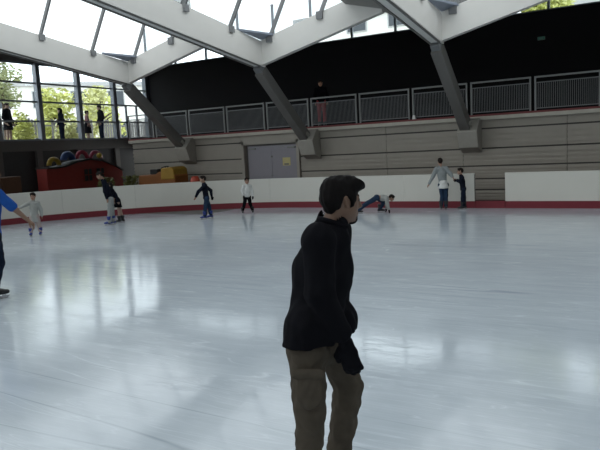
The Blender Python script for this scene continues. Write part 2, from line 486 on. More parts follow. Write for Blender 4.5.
# roof strip on the far side of the rink behind the camera
struct(MB().box(LEFT_X, 20.8, -15.3, -12.9, 7, 7.2).build('ceiling_front', SOFF))

# slanting struts from wall blocks up to the girder ends
for X in NX:
    b = MB()
    prof = [(WALL_Y, 1.55), (WALL_Y - .42, 1.72), (WALL_Y - .62, 2.22), (WALL_Y - .3, 2.58), (WALL_Y, 2.66)]
    b.prism([(X - .24, y, z) for y, z in prof], (.62, 0, 0))
    struct(b.build('pillar_block', CONC, bevel=.02))
    s = struct(MB().bar((X, WALL_Y - .38, 2.32), (X, NODE_Y + .1, NODE_Z - .12), .30, .34).build('pillar_strut', STRUT))
    MB().bar((X, WALL_Y - .62, 2.5), (X, WALL_Y - .2, 2.2), .4, .1).build('base_plate', CONC, s)
    MB().bar((X, NODE_Y + .42, NODE_Z - .36), (X, NODE_Y - .05, NODE_Z + .02), .24, .26).build('head_joint', STEEL, s)

# ------------------------------------------------------------------ balcony railing, one framed panel per bay
rails = [
    (-20.4, 'grey balcony railing panel at the far left end beside the windows'),
    (-18.85, 'grey balcony railing panel passing behind the leftmost slanting strut'),
    (-17.0, 'grey balcony railing panel just right of the leftmost slanting strut'),
    (-15.1, 'grey balcony railing panel directly above the left leaf of the double door'),
    (-13.22, 'grey balcony railing panel crossed by the middle slanting strut'),
    (-11.3, 'grey balcony railing panel in front of the person in red trousers'),
    (-9.38, 'grey balcony railing panel above the low-crouching skater'),
    (-7.45, 'grey balcony railing panel crossed by the right-hand slanting strut'),
    (-5.52, 'grey balcony railing panel above the opening in the rink boards'),
    (-3.6, 'rightmost grey balcony railing panel, above the right-hand white boards'),
]
RY = WALL_Y + .03
for i, (x, lab) in enumerate(rails):
    x1 = rails[i + 1][0] if i + 1 < len(rails) else x + 1.9
    Lr = x1 - x - .1
    root = tag(empty('railing_panel', (x + .05, RY, SLAB_Z)), lab, 'railing', 'balcony railing panels')
    MB().box(0, Lr, -.025, .025, .97, 1.02).build('top_rail', RAIL, root)
    MB().box(0, .045, -.022, .022, 0, .97).build('post', RAIL, root)
    MB().box(Lr - .045, Lr, -.022, .022, 0, .97).build('post', RAIL, root)
    inf = MB().box(.045, Lr - .045, -.012, .012, .82, .845).box(.045, Lr - .045, -.012, .012, .06, .085)
    nb = int((Lr - .1) / .05)
    for j in range(nb):
        xx = .07 + j * (Lr - .14) / (nb - 1); inf.box(xx - .006, xx + .006, -.006, .006, .085, .82)
    inf.build('bar_infill', STEEL, root)

tag(MB().prism([(-7.38, WALL_Y - .11, 2.732), (-7.26, WALL_Y - .11, 2.732), (-7.29, WALL_Y - .11, 2.86), (-7.35, WALL_Y - .11, 2.86)], (0, .08, 0)).build('paper_cup', OFFWHITE),
    'small white paper cup left on the balcony edge at the foot of a railing post', 'cup')
es = MB().box(-4.33, -4.07, BACK_Y - .06, BACK_Y - .002, 5.49, 5.61).build('exit_sign', STRUT)
tag(es, 'small dim green emergency exit sign high on the black wall', 'sign')
MB().box(-4.32, -4.08, BACK_Y - .066, BACK_Y - .06, 5.50, 5.60).build('sign_face', mat('exit_green', (.05, .20, .14), .5, emit=((.1, .4, .3), .05)), es)
ar = MB().bar((-4.27, BACK_Y - .068, 5.55), (-4.17, BACK_Y - .068, 5.55), .004, .02).prism([(-4.17, BACK_Y - .066, 5.58), (-4.17, BACK_Y - .066, 5.52), (-4.12, BACK_Y - .066, 5.55)], (0, -.003, 0))
ar.build('arrow', RAIL, es)
# ------------------------------------------------------------------ outside: terrace, fence, houses, trees
struct(MB().box(-70, LEFT_X - .3, -30, 70, 2.5, 2.78).build('ground_terrace', mat('paving', (.50, .47, .42), .9)))
struct(MB().box(LEFT_X - .3, 40, BACK_Y + .3, 70, 2.5, 2.78).build('ground_yard', mat('yard', (.35, .36, .25), .9)))
HOUSE_GREY = mat('house_grey', (.42, .42, .43), .8)  # plain grey for house roofs, window frames and the grey house
WIN = mat('house_glass', (.04, .05, .06), .15)


def house(loc, w, d, h, rz, cols, rows, lab, wallm):
    root = tag(empty('house', loc, rz), lab, 'building', 'houses outside the hall')
    MB().box(-w / 2, w / 2, 0, d, 0, h).build('wall', wallm, root)
    MB().prism([(-w / 2 - .3, -.3, h), (w / 2 + .3, -.3, h), (w / 2 + .3, d + .3, h), (-w / 2 - .3, d + .3, h)], (0, 0, .35)).build('roof', HOUSE_GREY, root)
    for c in range(cols):
        for r in range(rows):
            x = -w / 2 + (c + .5) * w / cols; z = 1.0 + r * 2.9
            f = MB().box(x - .75, x + .75, -.06, .02, z, z + 1.5).build('window', HOUSE_GREY, root)
            MB().box(x - .66, x + .66, -.075, -.06, z + .08, z + 1.42).build('pane', WIN, f)


house((-46, 40, 2.7), 16, 9, 5.8, math.radians(55), 5, 2, 'pale rendered house seen through the left windows', OFFWHITE)
house((-40, 22, 2.7), 6, 5, 5.2, math.radians(75), 2, 2, 'narrow white house behind the trees in the far left window', OFFWHITE)
house((-18.4, 40, 2.7), 9, 6, 7.9, 0, 3, 3, 'white house with dark square windows seen through the clerestory', OFFWHITE)
house((-4.5, 50, 2.7), 9, 6, 11.0, math.radians(-8), 3, 4, 'grey house between the trees beyond the right-hand clerestory', HOUSE_GREY)

BARK = mat('bark', (.10, .07, .05), .9)
LEAFS = [mat('leaf_%s' % nm, c, .6, var=.4, scale=2.5) for nm, c in (('yellow_green', (.62, .64, .22)), ('olive', (.36, .39, .21)), ('bright', (.70, .70, .36)))]


def tree(x, y, h, rad, m, lab, nleaf=1500, low=.3, cat='tree', name='tree'):
    root = tag(empty(name, (x, y, 2.78)), lab, cat)
    tr = MB().tube([(0, 0, -.05), (.05, 0, h * .4), (0, .08, h * .8)], [rad * .07 + .04, rad * .05 + .03, .03], 8)
    for q in range(5):
        a = q * 1.3; z = h * (.35 + .09 * q)
        tr.tube([(0, 0, z), (math.cos(a) * rad * .35, math.sin(a) * rad * .35, z + h * .1), (math.cos(a) * rad * .65, math.sin(a) * rad * .65, z + h * .14)], [.06, .04, .015], 6)
    tr.build('trunk', BARK, root, True)
    blobs = [(random.uniform(-.55, .55) * rad, random.uniform(-.55, .55) * rad, random.uniform(low + .1, .88) * h, random.uniform(.3, .5) * rad) for _ in range(13)]
    f = MB()
    for i in range(nleaf):
        bx, by, bz, br = blobs[i % len(blobs)]
        d = Vector((random.gauss(0, 1), random.gauss(0, 1), random.gauss(0, 1))).normalized() * br * random.uniform(.55, 1.05)
        c = Vector((bx, by, bz)) + d
        u = Vector((random.gauss(0, 1), random.gauss(0, 1), random.gauss(0, .6))).normalized(); w = u.orthogonal().normalized()
        s = random.uniform(.09, .2) * (.6 + rad * .25)
        f.add([c - u * s, c + w * s * .45, c + u * s, c - w * s * .45], [(0, 1, 2, 3)])
    f.build('foliage', LEAFS[m], root)


tree(-30.5, 19.6, 6.0, 2.2, 1, 'olive green pine-like tree outside the left windows', 3000, .35)
tree(-29.5, 23.6, 3.2, 1.5, 0, 'bright yellow-green bushy tree behind the second left window', 1800, .05)
tree(-28.8, 26.6, 3.3, 1.3, 2, 'pale yellow-green tree behind the pair of onlookers', 1500, .05)
tree(-33.5, 23.5, 5.0, 1.4, 1, 'thin olive tree beside the pine-like tree', 900, .45)
tree(-26.2, 19.0, 1.4, .8, 0, 'low yellow-green shrub outside the far left window', 900, .0, 'shrub', 'shrub')
tree(-26.2, 21.8, 1.2, .7, 2, 'low pale shrub beside the onlooker in the long dark coat', 700, .0, 'shrub', 'shrub')
tree(-33.5, 31.0, 4.2, 1.6, 0, 'yellow-green tree outside the last window before the black wall', 1200, .1)
tree(-5.2, 30.5, 8.2, 2.6, 0, 'yellow-green tree top left of the dark gap in the right-hand clerestory', 2600, .35)
tree(-1.0, 31.0, 8.6, 2.3, 2, 'yellow-green tree top at the right end of the clerestory', 2400, .35)
# fence of upright grey boards along the terrace
FENCE = mat('fence_grey', (.22, .21, .21), .8)
for lab, y0, y1 in (('grey fence of upright boards on the terrace outside the left windows', 17.5, 24.5), ('dark grey upright board fence near the corner of the black wall', 25.0, 31.5)):
    root = tag(empty('board_fence', (-27.3, y0, 2.78)), lab, 'fence')
    L = y1 - y0
    MB().box(-.02, .02, 0, L, .25, .33).box(-.02, .02, 0, L, .95, 1.03).build('rail', FENCE, root)
    b = MB(); yy = 0
    while yy < L - .1:
        if (int(yy * 3.3) % 7) not in (5, 6): b.box(.02, .045, yy, yy + .12, 0, 1.25 + .1 * math.sin(yy * 5))
        yy += .17
    b.build('boards', FENCE, root)

# ------------------------------------------------------------------ things behind the boards on the left
RED = mat('hut_red', (.22, .018, .012), .6, var=.15)
DRK = mat('hut_dark', (.02, .018, .018), .7)
hut = tag(empty('play_hut', (-21.9, 18.6, 0)), 'red wooden hut with wavy black roof edge behind the boards on the left', 'hut')
prof = [(-1.9, 0), (-1.9, 1.68), (-1.5, 1.66), (-1.0, 1.70), (-.4, 1.86), (.3, 1.95), (1.0, 1.86), (1.7, 1.62), (2.15, 1.38), (2.15, 0)]
MB().prism([(-.2, y, z) for y, z in prof], (.6, 0, 0)).build('body', RED, hut)
rf = MB()
tp = prof[1:-1]
for (ya, za), (yb, zb_) in zip(tp, tp[1:]):
    rf.bar((.1, ya, za + .03), (.1, yb, zb_ + .03), .75, .07)
rf.build('roof', DRK, hut)
for y0, y1 in ((-.02, .36), (.66, 1.04)):
    w = MB().box(.4, .43, y0, y1, 1.06, 1.56).build('window', DRK, hut)
    MB().box(.43, .445, (y0 + y1) / 2 - .015, (y0 + y1) / 2 + .015, 1.06, 1.56).box(.43, .445, y0, y1, 1.3, 1.33).build('muntin', RED, w)


def arch(loc, r, t, m, lab, half=True, rz=math.pi / 2):
    mb = MB(); pts = [(r * math.cos(a), 0, r * math.sin(a)) for a in [math.pi * q / 18 for q in range(19)]]
    o = mb.tube(pts, t, 12).build('foam_arch', m, None, True); o.location = loc; o.rotation_euler = (0, 0, rz)
    return tag(o, lab, 'play arch', 'foam play arches on the hut roof')


arch((-21.8, 17.33, 1.80), .25, .10, mat('foam_yellow', (.34, .22, .02), .5), 'yellow foam arch on the red hut roof, leftmost')
arch((-21.8, 18.05, 1.99), .22, .145, mat('foam_blue', (.015, .045, .15), .5), 'dark blue foam arch on the red hut roof beside the yellow one')
arch((-21.8, 18.80, 2.02), .27, .09, mat('foam_pink', (.32, .03, .06), .5), 'pinkish red foam arch on the red hut roof beside the blue one')
arch((-21.8, 19.55, 1.99), .28, .09, mat('foam_crimson', (.27, .03, .07), .5), 'rightmost crimson foam arch on the red hut roof')
bm = bmesh.new(); bmesh.ops.create_icosphere(bm, subdivisions=3, radius=.12); me = bpy.data.meshes.new('foam_ball'); bm.to_mesh(me); bm.free()
me.materials.append(bpy.data.materials['foam_yellow']); me.polygons.foreach_set('use_smooth', [True] * len(me.polygons))
ball = bpy.data.objects.new('foam_ball', me); COL.objects.link(ball); ball.location = (-21.52, 19.5, 2.11)
tag(ball, 'small yellow ball under the rightmost foam arch on the hut roof', 'ball')

cab = tag(empty('wooden_locker', (-22.6, 14.3, 0)), 'dark brown wooden locker row behind the boards left of the red hut', 'locker')
MB().box(-.4, .35, -2.6, 1.75, 0, 1.45).build('body', WOOD, cab, bevel=.01)
for q in range(5):
    y0 = -2.55 + q * .86
    d = MB().box(.35, .38, y0, y0 + .8, .1, 1.4).build('door', WOOD, cab, bevel=.006)
    MB().box(.38, .4, y0 + .68, y0 + .73, .7, .82).build('handle', STEEL, d)

# orange and yellow ride-on machine
OR = mat('orange_paint', (.24, .08, .01), .6); YE = mat('yellow_paint', (.36, .21, .02), .6); TY = mat('tyre', (.015, .015, .015), .8)
rm = tag(empty('ride_on_sweeper', (-17.75, 19.3, 0.012)), 'orange and yellow ride-on machine parked behind the boards left of the door', 'machine')
MB().prism([(-1.0, -.4, .45), (1.0, -.4, .45), (1.0, -.4, 1.15), (.85, -.4, 1.32), (.15, -.4, 1.32), (-.05, -.4, 1.22), (-.95, -.4, 1.2)], (0, .8, 0)).build('body', OR, rm, bevel=.04)
MB().prism([(.25, -.42, 1.0), (.98, -.42, 1.0), (.95, -.42, 1.4), (.8, -.42, 1.5), (.3, -.42, 1.45)], (0, .84, 0)).build('hood', YE, rm, bevel=.04)
MB().box(-.45, -.05, -.25, .25, 1.22, 1.42).build('seat', TY, rm, bevel=.03)
MB().tube([(.3, 0, 1.4), (.16, 0, 1.47)], .025).tube([(.14 + .12 * math.sin(a), .17 * math.cos(a), 1.47 + .05 * math.sin(a)) for a in [q * math.pi / 6 for q in range(13)]], .018).build('steering_wheel', TY, rm)
for x in (-.7, .7):
    for y in (-.45, .35):
        wh = MB().tube([(x, y, .32), (x, y + .12, .32)], .31, 20).build('wheel', TY, rm)
        MB().tube([(x, y - .01, .32), (x, y + .13, .32)], .14, 14).build('rim', YE, wh)
PL = mat('plant_leaf', (.16, .17, .05), .6, var=.3)
for q, (x, y, lab) in enumerate(((-20.1, 18.45, 'bushy potted plant beside the red hut, left of its neighbour'), (-19.2, 18.95, 'bushy potted plant between its neighbour and the orange machine'))):
    root = tag(empty('potted_plant', (x, y, .012)), lab, 'plant', 'potted plants behind the boards')
    MB().tube([(0, 0, 0), (0, 0, .5)], [.2, .28], 16).build('pot', WOOD, root, True)
    f = MB()
    for i in range(240):
        a = random.uniform(0, 6.28); r = random.uniform(.02, .34); z = random.uniform(.5, 1.18)
        c = Vector((math.cos(a) * r, math.sin(a) * r, z)); u = Vector((math.cos(a), math.sin(a), random.uniform(.2, 1.2))).normalized(); w = u.orthogonal().normalized(); s = random.uniform(.06, .11)
        f.add([c - u * s, c + w * s * .4, c + u * s, c - w * s * .4], [(0, 1, 2, 3)])
    f.build('foliage', PL, root)
bk = tag(MB().tube([(0, 0, 0), (0, 0, .95), (0, 0, 1.12)], [.17, .19, .12], 18).build('plastic_bin', mat('bin_red', (.42, .06, .03), .5), None, True), 'red plastic bin top just behind the boards beside the skater in jeans', 'bin')
bk.location = (-15.5, 18.6, .012)

# ------------------------------------------------------------------ people: smooth union of tapered limbs, meshed by surface nets


def smin(a, b, k):
    if k <= 0: return np.minimum(a, b)
    h = np.clip(.5 + .5 * (b - a) / k, 0, 1)
    return b + (a - b) * h - k * h * (1 - h)


class Field:
    """A grid of signed distances that prims are blended into."""

    def __init__(s, prims, vox, pad=.05):
        lo = np.full(3, 1e9); hi = -lo
        for p in prims:
            for c, r in Field.ends(p):
                lo = np.minimum(lo, np.array(c) - r); hi = np.maximum(hi, np.array(c) + r)
        s.h = vox; s.o = lo - pad; s.n = np.ceil((hi + pad - s.o) / vox).astype(int) + 1
        s.F = np.full(s.n, .3, np.float32)
        s.ax = [(s.o[i] + np.arange(s.n[i]) * vox).astype(np.float32) for i in range(3)]

    @staticmethod
    def ends(p):
        if p[0] == 'c': return [(p[1], p[3]), (p[2], p[4])]
        return [(p[1], max(p[2]))]

    def sub(s, lo, hi):
        a = np.clip(np.floor((lo - s.o) / s.h).astype(int), 0, s.n - 1); b = np.clip(np.ceil((hi - s.o) / s.h).astype(int) + 1, 1, s.n)
        return tuple(slice(a[i], b[i]) for i in range(3))

    def dist(s, p, sl):
        X, Y, Z = np.meshgrid(*[s.ax[i][sl[i]] for i in range(3)], indexing='ij')
        if p[0] == 'c':                                              # tapered capsule, optionally flattened along an axis
            a = np.array(p[1], np.float32); d = np.array(p[2], np.float32) - a
            X = X - a[0]; Y = Y - a[1]; Z = Z - a[2]
            if len(p) > 5 and p[5] is not None:
                ax, f = p[5]; q = (X * ax[0] + Y * ax[1] + Z * ax[2]) * (f - 1)
                X = X + ax[0] * q; Y = Y + ax[1] * q; Z = Z + ax[2] * q
            t = np.clip((X * d[0] + Y * d[1] + Z * d[2]) / max(1e-9, float(d @ d)), 0, 1)
            return np.sqrt((X - d[0] * t) ** 2 + (Y - d[1] * t) ** 2 + (Z - d[2] * t) ** 2) - (p[3] + (p[4] - p[3]) * t)
        c, r, R = np.array(p[1]), p[2], p[3]                         # ellipsoid with axes R
        X = X - c[0]; Y = Y - c[1]; Z = Z - c[2]
        k0 = k1 = 0
        for i in range(3):
            q = X * R[i][0] + Y * R[i][1] + Z * R[i][2]
            k0 = k0 + (q / r[i]) ** 2; k1 = k1 + (q / r[i] ** 2) ** 2
        k0 = np.sqrt(k0); k1 = np.sqrt(k1) + 1e-6
        return k0 * (k0 - 1) / k1

    def add(s, prims, k=.02, neg=False):
        for p in prims:
            lo = np.min([np.array(c) - r for c, r in Field.ends(p)], 0) - 2.5 * k - .03; hi = np.max([np.array(c) + r for c, r in Field.ends(p)], 0) + 2.5 * k + .03
            sl = s.sub(lo, hi); d = s.dist(p, sl)
            s.F[sl] = np.maximum(s.F[sl], -d) if neg else smin(s.F[sl], d, k)
        return s

    def plane(s, pt, nrm):                                           # keep the side the normal points away from
        nrm = np.array(nrm, float); nrm /= np.linalg.norm(nrm); pt = np.array(pt)
        g = (s.ax[0][:, None, None] - pt[0]) * nrm[0] + (s.ax[1][None, :, None] - pt[1]) * nrm[1] + (s.ax[2][None, None, :] - pt[2]) * nrm[2]
        s.F = np.maximum(s.F, g.astype(np.float32)); return s

    def merge(s, o, k=.015):                                         # another field laid out on the same grid
        s.F = smin(s.F, o.F, k); return s

    def wrinkle(s, amp, freq, seed=0):
        r = np.random.default_rng(seed); g = 0
        X, Y, Z = s.ax[0][:, None, None], s.ax[1][None, :, None], s.ax[2][None, None, :]
        for i in range(4):
            w = r.normal(size=3) * np.array([1, 1, .75]) * freq * (1 + .5 * i); w2 = r.normal(size=3) * freq * .6
            g = g + np.sin(X * w[0] + Y * w[1] + Z * w[2] + 1.7 * np.sin(X * w2[0] + Y * w2[1] + Z * w2[2] + i)) / (1 + .4 * i)
        s.F = s.F + (amp * .5 * g).astype(np.float32); return s

    def mesh(s, name, mats, pick=None):
        F = s.F; n = np.array(F.shape); ins = F < 0
        cs = [(i, j, k) for i in (0, 1) for j in (0, 1) for k in (0, 1)]
        cnt = sum(ins[i:n[0] - 1 + i, j:n[1] - 1 + j, k:n[2] - 1 + k].astype(np.int8) for i, j, k in cs)
        A = np.argwhere((cnt > 0) & (cnt < 8))
        V = np.stack([F[A[:, 0] + i, A[:, 1] + j, A[:, 2] + k] for i, j, k in cs], 1)
        acc = np.zeros((len(A), 3)); num = np.zeros(len(A))
        for ia in range(8):
            for ib in range(ia + 1, 8):
                da = np.array(cs[ib]) - np.array(cs[ia])
                if np.abs(da).sum() != 1: continue
                m = (V[:, ia] < 0) != (V[:, ib] < 0); t = np.where(m, V[:, ia] / np.where(m, V[:, ia] - V[:, ib], 1), 0)
                acc += m[:, None] * (np.array(cs[ia]) + t[:, None] * da); num += m
        P = (A + acc / num[:, None]) * s.h + s.o
        idx = np.full(n - 1, -1, np.int64); idx[tuple(A.T)] = np.arange(len(A))
        Q = []
        for ax in range(3):
            u, v = (ax + 1) % 3, (ax + 2) % 3
            lo = [slice(None)] * 3; hi = [slice(None)] * 3; lo[ax] = slice(0, -1); hi[ax] = slice(1, None)
            E = np.argwhere(ins[tuple(lo)] != ins[tuple(hi)])
            E = E[(E[:, u] > 0) & (E[:, v] > 0) & (E[:, u] < n[u] - 1) & (E[:, v] < n[v] - 1)]
            eu = np.zeros(3, int); eu[u] = 1; ev = np.zeros(3, int); ev[v] = 1
            q = np.stack([idx[tuple((E - d).T)] for d in (eu + ev, ev, 0 * eu, eu)], 1)
            flip = ~ins[tuple(E.T)]; q[flip] = q[flip][:, ::-1]; Q.append(q)
        Q = np.concatenate(Q); Q = Q[(Q >= 0).all(1)]
        me = bpy.data.meshes.new(name)
        me.vertices.add(len(P)); me.vertices.foreach_set('co', P.astype(np.float32).ravel())
        me.loops.add(Q.size); me.loops.foreach_set('vertex_index', Q.astype(np.int32).ravel())
        me.polygons.add(len(Q)); me.polygons.foreach_set('loop_start', np.arange(0, Q.size, 4, dtype=np.int32))
        for m in mats: me.materials.append(m)
        me.polygons.foreach_set('use_smooth', [True] * len(Q))
        if pick is not None:
            C = P[Q].mean(1); me.polygons.foreach_set('material_index', pick(C).astype(np.int32))
        me.update(calc_edges=True); me.validate()
        return me


def obj(name, me, parent=None):
    o = bpy.data.objects.new(name, me); COL.objects.link(o)
    if parent: o.parent = parent
    return o


V3 = lambda *a: np.array(a, float)
nrmz = lambda v: v / (np.linalg.norm(v) + 1e-9)


def hand_prims(wr, d, pn, s, side, curl=.35, spread=1.0):
    """palm, four fingers of unequal length with three joints, thumb leaving the palm's side"""
    d = nrmz(d); pn = nrmz(pn - d * (pn @ d)); w = np.cross(d, pn) * side      # w points to the thumb side
    out = [('c', wr, wr + d * .05 * s, .026 * s, .034 * s, (pn, 1.7)), ('c', wr + d * .05 * s, wr + d * .085 * s, .036 * s, .034 * s, (pn, 1.9))]
    for i, (L, off) in enumerate(((.072, .028), (.082, .010), (.076, -.009), (.060, -.027))):
        p = wr + d * (.092 - abs(i - 1.2) * .004) * s + w * off * s; a = 0; q = d
        for j, f in enumerate((.45, .31, .24)):
            a += curl * (1.0, 1.25, .8)[j]
            q = d * math.cos(a) + pn * math.sin(a) + w * off * 1.2 * spread
            e = p + nrmz(q) * L * f * s; out.append(('c', p, e, (.0092 - .0008 * j) * s, (.0088 - .0010 * j) * s)); p = e
    p = wr + d * .03 * s + w * .03 * s; q = nrmz(d * .75 + w * .65 + pn * .35); e = p + q * .038 * s
    out.append(('c', p, e, .014 * s, .0105 * s)); q2 = nrmz(d * .9 + w * .1 + pn * .45); out.append(('c', e, e + q2 * .032 * s, .0102 * s, .008 * s))
    return out


SKATEBLADE = mat('skate_steel', (.5, .5, .52), .25, .9)
SKINS = {}


def skin(c=(.34, .20, .14)):
    if c not in SKINS: SKINS[c] = mat('skin', c, .55, var=.08, scale=20)
    return SKINS[c]


EYE = mat('eye', (.02, .015, .012), .2); LIP = mat('lip', (.30, .12, .10), .5)


def make_person(lab, loc, yaw, J, s, a, top, bottom, hair, skinc=(.34, .20, .14), vox=.014, head_a=None, head_up=None, hs=1.0, tf=None, sleeves=1.0,
                loose=.018, leg_loose=.02, shoe=None, blades=True, style='short', skirt=None, hem=.06, top_name='jacket', bot_name='trousers', hand_curl=.35, gloves=None,
                beard=False, group=None, wr=(.004, 26), palms=None, pant_short=None, tflat=1.3, hdirs=None, flat_hem=False, cuff=.06, glove_s=1.0):
    J = {k: V3(*v) for k, v in J.items()}
    for k in ('l_an', 'r_an'):
        if blades: J[k][2] = .146 * s                                # boots and blades on the ice
    f = V3(math.cos(a), math.sin(a), 0); lf = V3(-math.sin(a), math.cos(a), 0)
    pel, nk = J['pelvis'], J['neck']; u = nrmz(nk - pel)
    t = V3(*tf) if tf else f
    t = nrmz(t - u * (t @ u))
    for sd, g in (('l', 1), ('r', -1)):
        J.setdefault(sd + '_sh', nk - u * .05 * s + lf * g * .155 * s); J.setdefault(sd + '_hip', pel + lf * g * .085 * s - u * .02 * s)
    ha = a if head_a is None else head_a
    hf = V3(math.cos(ha), math.sin(ha), 0); hu = V3(*head_up) if head_up else V3(0, 0, 1)
    hu = nrmz(hu); hf = nrmz(hf - hu * (hf @ hu)); hl = np.cross(hu, hf); hc = J['head']; h = hs * s
    H = lambda x, y, z: hc + (hf * x + hl * y + hu * z) * h
    hax = (hf, hl, hu)
    # ---- body, one continuous surface
    torso = [('c', pel - lf * .04 * s, pel + lf * .04 * s, .10 * s, .10 * s, (t, 1.15)),
             ('c', pel, pel * .4 + nk * .6, .112 * s, .125 * s, (t, tflat)), ('c', pel * .4 + nk * .6, nk - u * .09 * s, .13 * s, .095 * s, (t, tflat)),
             ('c', J['l_sh'], J['r_sh'], .055 * s, .055 * s)]
    P1 = torso + [('c', nk - u * .04 * s, H(-.02, 0, -.06), .062 * s, .052 * s)]
    limbs = []
    hands = []
    for sd, g in (('l', 1), ('r', -1)):
        sh, el, w_ = J[sd + '_sh'], J[sd + '_el'], J[sd + '_wr']
        limbs += [('c', sh, el, .05 * s, .04 * s), ('c', el, w_, .041 * s, .026 * s)]
        d = nrmz(V3(*hdirs[sd])) if hdirs and sd in hdirs else nrmz(w_ - el); pn = V3(*palms[sd]) if palms and sd in palms else (-lf * g + f * .3)
        if np.linalg.norm(np.cross(d, pn)) < .1: pn = f
        hands += hand_prims(w_, d, pn, s, g, hand_curl)
        hp, kn, an = J[sd + '_hip'], J[sd + '_kn'], J[sd + '_an']
        lt = f
        limbs += [('c', hp, kn, .082 * s, .055 * s), ('c', kn, kn * .6 + an * .4, .054 * s, .052 * s), ('c', kn * .6 + an * .4, an, .052 * s, .036 * s),
                  ('c', an - V3(0, 0, .03 * s), an + lt * .12 * s - V3(0, 0, .055 * s), .036 * s, .026 * s)]
    headp = [('e', H(-.012, 0, .022), [.098 * h, .077 * h, .098 * h], hax), ('e', H(.035, 0, -.035), [.058 * h, .060 * h, .078 * h], hax),
             ('c', H(.02, .038, -.055), H(.062, .012, -.098), .028 * h, .022 * h), ('c', H(.02, -.038, -.055), H(.062, -.012, -.098), .028 * h, .022 * h),
             ('c', H(.07, 0, -.092), H(.076, 0, -.098), .02 * h, .018 * h)]
    fine = [('c', H(.09, 0, .012), H(.110, 0, -.026), .009 * h, .0135 * h), ('c', H(.094, .01, -.032), H(.094, -.01, -.032), .011 * h, .011 * h),
            ('c', H(.076, .034, .026), H(.088, 0, .024), .011 * h, .012 * h), ('c', H(.076, -.034, .026), H(.088, 0, .024), .011 * h, .012 * h),
            ('c', H(.082, .016, -.060), H(.082, -.016, -.060), .011 * h, .011 * h), ('c', H(.083, .013, -.071), H(.083, -.013, -.071), .0105 * h, .0105 * h)]
    ears = []
    for g in (1, -1):
        ears += [('c', H(.002, g * .078, -.026), H(-.010, g * .086, .018), .009 * h, .013 * h, (hl, 1.6))]
    sock = [('e', H(.098, g * .031, .008), [.014 * h, .017 * h, .011 * h], hax) for g in (1, -1)]
    balls = [('e', H(.081, g * .031, .008), [.012 * h, .012 * h, .012 * h], hax) for g in (1, -1)]
    F = Field(P1 + limbs + hands + headp + fine + ears, vox)
    F.add(P1, .035 * s).add(limbs, .03 * s).add(headp, .025 * h).add(fine, .010 * h).add(sock, 0, True).add(balls, 0).add(ears, .006 * h).add(hands, .006 * s)
    lips_c, eyes_c = H(.094, 0, -.064), [H(.088, g * .031, .008) for g in (1, -1)]
    chin_c = H(.080, 0, -.098)

    def pick(C):
        m = np.zeros(len(C), int)
        for e in eyes_c: m[np.linalg.norm(C - e, axis=1) < .0125 * h] = 1
        m[(np.abs((C - lips_c) @ hu) < .009 * h) & (np.abs((C - lips_c) @ hl) < .024 * h) & ((C - lips_c) @ hf > -.006 * h)] = 2
        q = (C - hc)
        x, y, z = q @ hf / h, q @ hl / h, q @ hu / h
        m[(x > .072) & (np.abs(np.abs(y) - .034) < .02) & (np.abs(z - .034) < .0065)] = 3
        if beard: m[(x > .045) & (np.abs(y) < .034) & (z < -.082) & (z > -.125)] = 3
        return m
    me = F.mesh('person', [skin(skinc), EYE, LIP, hair], pick)
    body = obj('person', me); body.location = loc; body.rotation_euler = (0, 0, yaw)
    tag(body, lab, 'person', group)
    # ---- hair
    hr = [('e', H(-.014, 0, .030), [.104 * h, .083 * h, .096 * h], hax), ('c', H(-.062, .02, .0), H(-.058, .02, -.045), .042 * h, .026 * h), ('c', H(-.062, -.02, .0), H(-.058, -.02, -.045), .042 * h, .026 * h)]
    if style == 'quiff':
        hr += [('c', H(.055, .04, .092), H(.055, -.04, .092), .030 * h, .030 * h), ('c', H(.085, .03, .088), H(.085, -.03, .088), .022 * h, .022 * h), ('c', H(.108, .02, .080), H(.108, -.02, .080), .011 * h, .011 * h), ('c', H(-.06, 0, .07), H(.03, 0, .085), .045 * h, .042 * h),
               ('c', H(.03, .066, .02), H(.03, .07, -.018), .016 * h, .010 * h), ('c', H(.03, -.066, .02), H(.03, -.07, -.018), .016 * h, .010 * h)]
    if style != 'quiff': hr += [('c', H(.06, .04, .078), H(.06, -.04, .078), .032 * h, .032 * h)]
    if style == 'long':
        hr += [('c', H(-.05, 0, -.02), H(-.075, 0, -.17), .075 * h, .045 * h), ('c', H(-.01, .07, 0), H(-.03, .06, -.12), .03 * h, .025 * h), ('c', H(-.01, -.07, 0), H(-.03, -.06, -.12), .03 * h, .025 * h)]
    if style == 'bun': hr += [('e', H(-.11, 0, .07), [.05 * h, .05 * h, .05 * h], hax)]
    G = Field(hr, vox * .8); G.add(hr, .032 * h)
    cut = [('e', H(.105, 0, -.050), [.078 * h, .082 * h, .108 * h], hax)]
    G.add(cut, 0, True)
    for g in (1, -1): G.add([('e', H(-.002, g * .09, -.030), [.030 * h, .035 * h, .056 * h], hax)], 0, True)
    G.wrinkle(.003 * h, 60 / h, 3)
    obj('hair', G.mesh('hair', [hair]), body)
    # ---- clothes
    lo = loose
    tor = [(p[0], p[1], p[2], p[3] + lo, p[4] + lo) + tuple(p[5:]) for p in torso]
    hemc = pel - u * hem * s
    hn = V3(0, 0, -1) if flat_hem else -u
    tor += [('c', pel, hemc - u * .1 * s, .122 * s + lo, .128 * s + lo, (t, min(1.25, tflat + .05)))]
    if flat_hem:
        tor += [('c', J[sd + '_hip'] + u * .12 * s, J[sd + '_hip'] - u * .16 * s, .108 * s + lo, .108 * s + lo) for sd in 'lr']
    sl = []
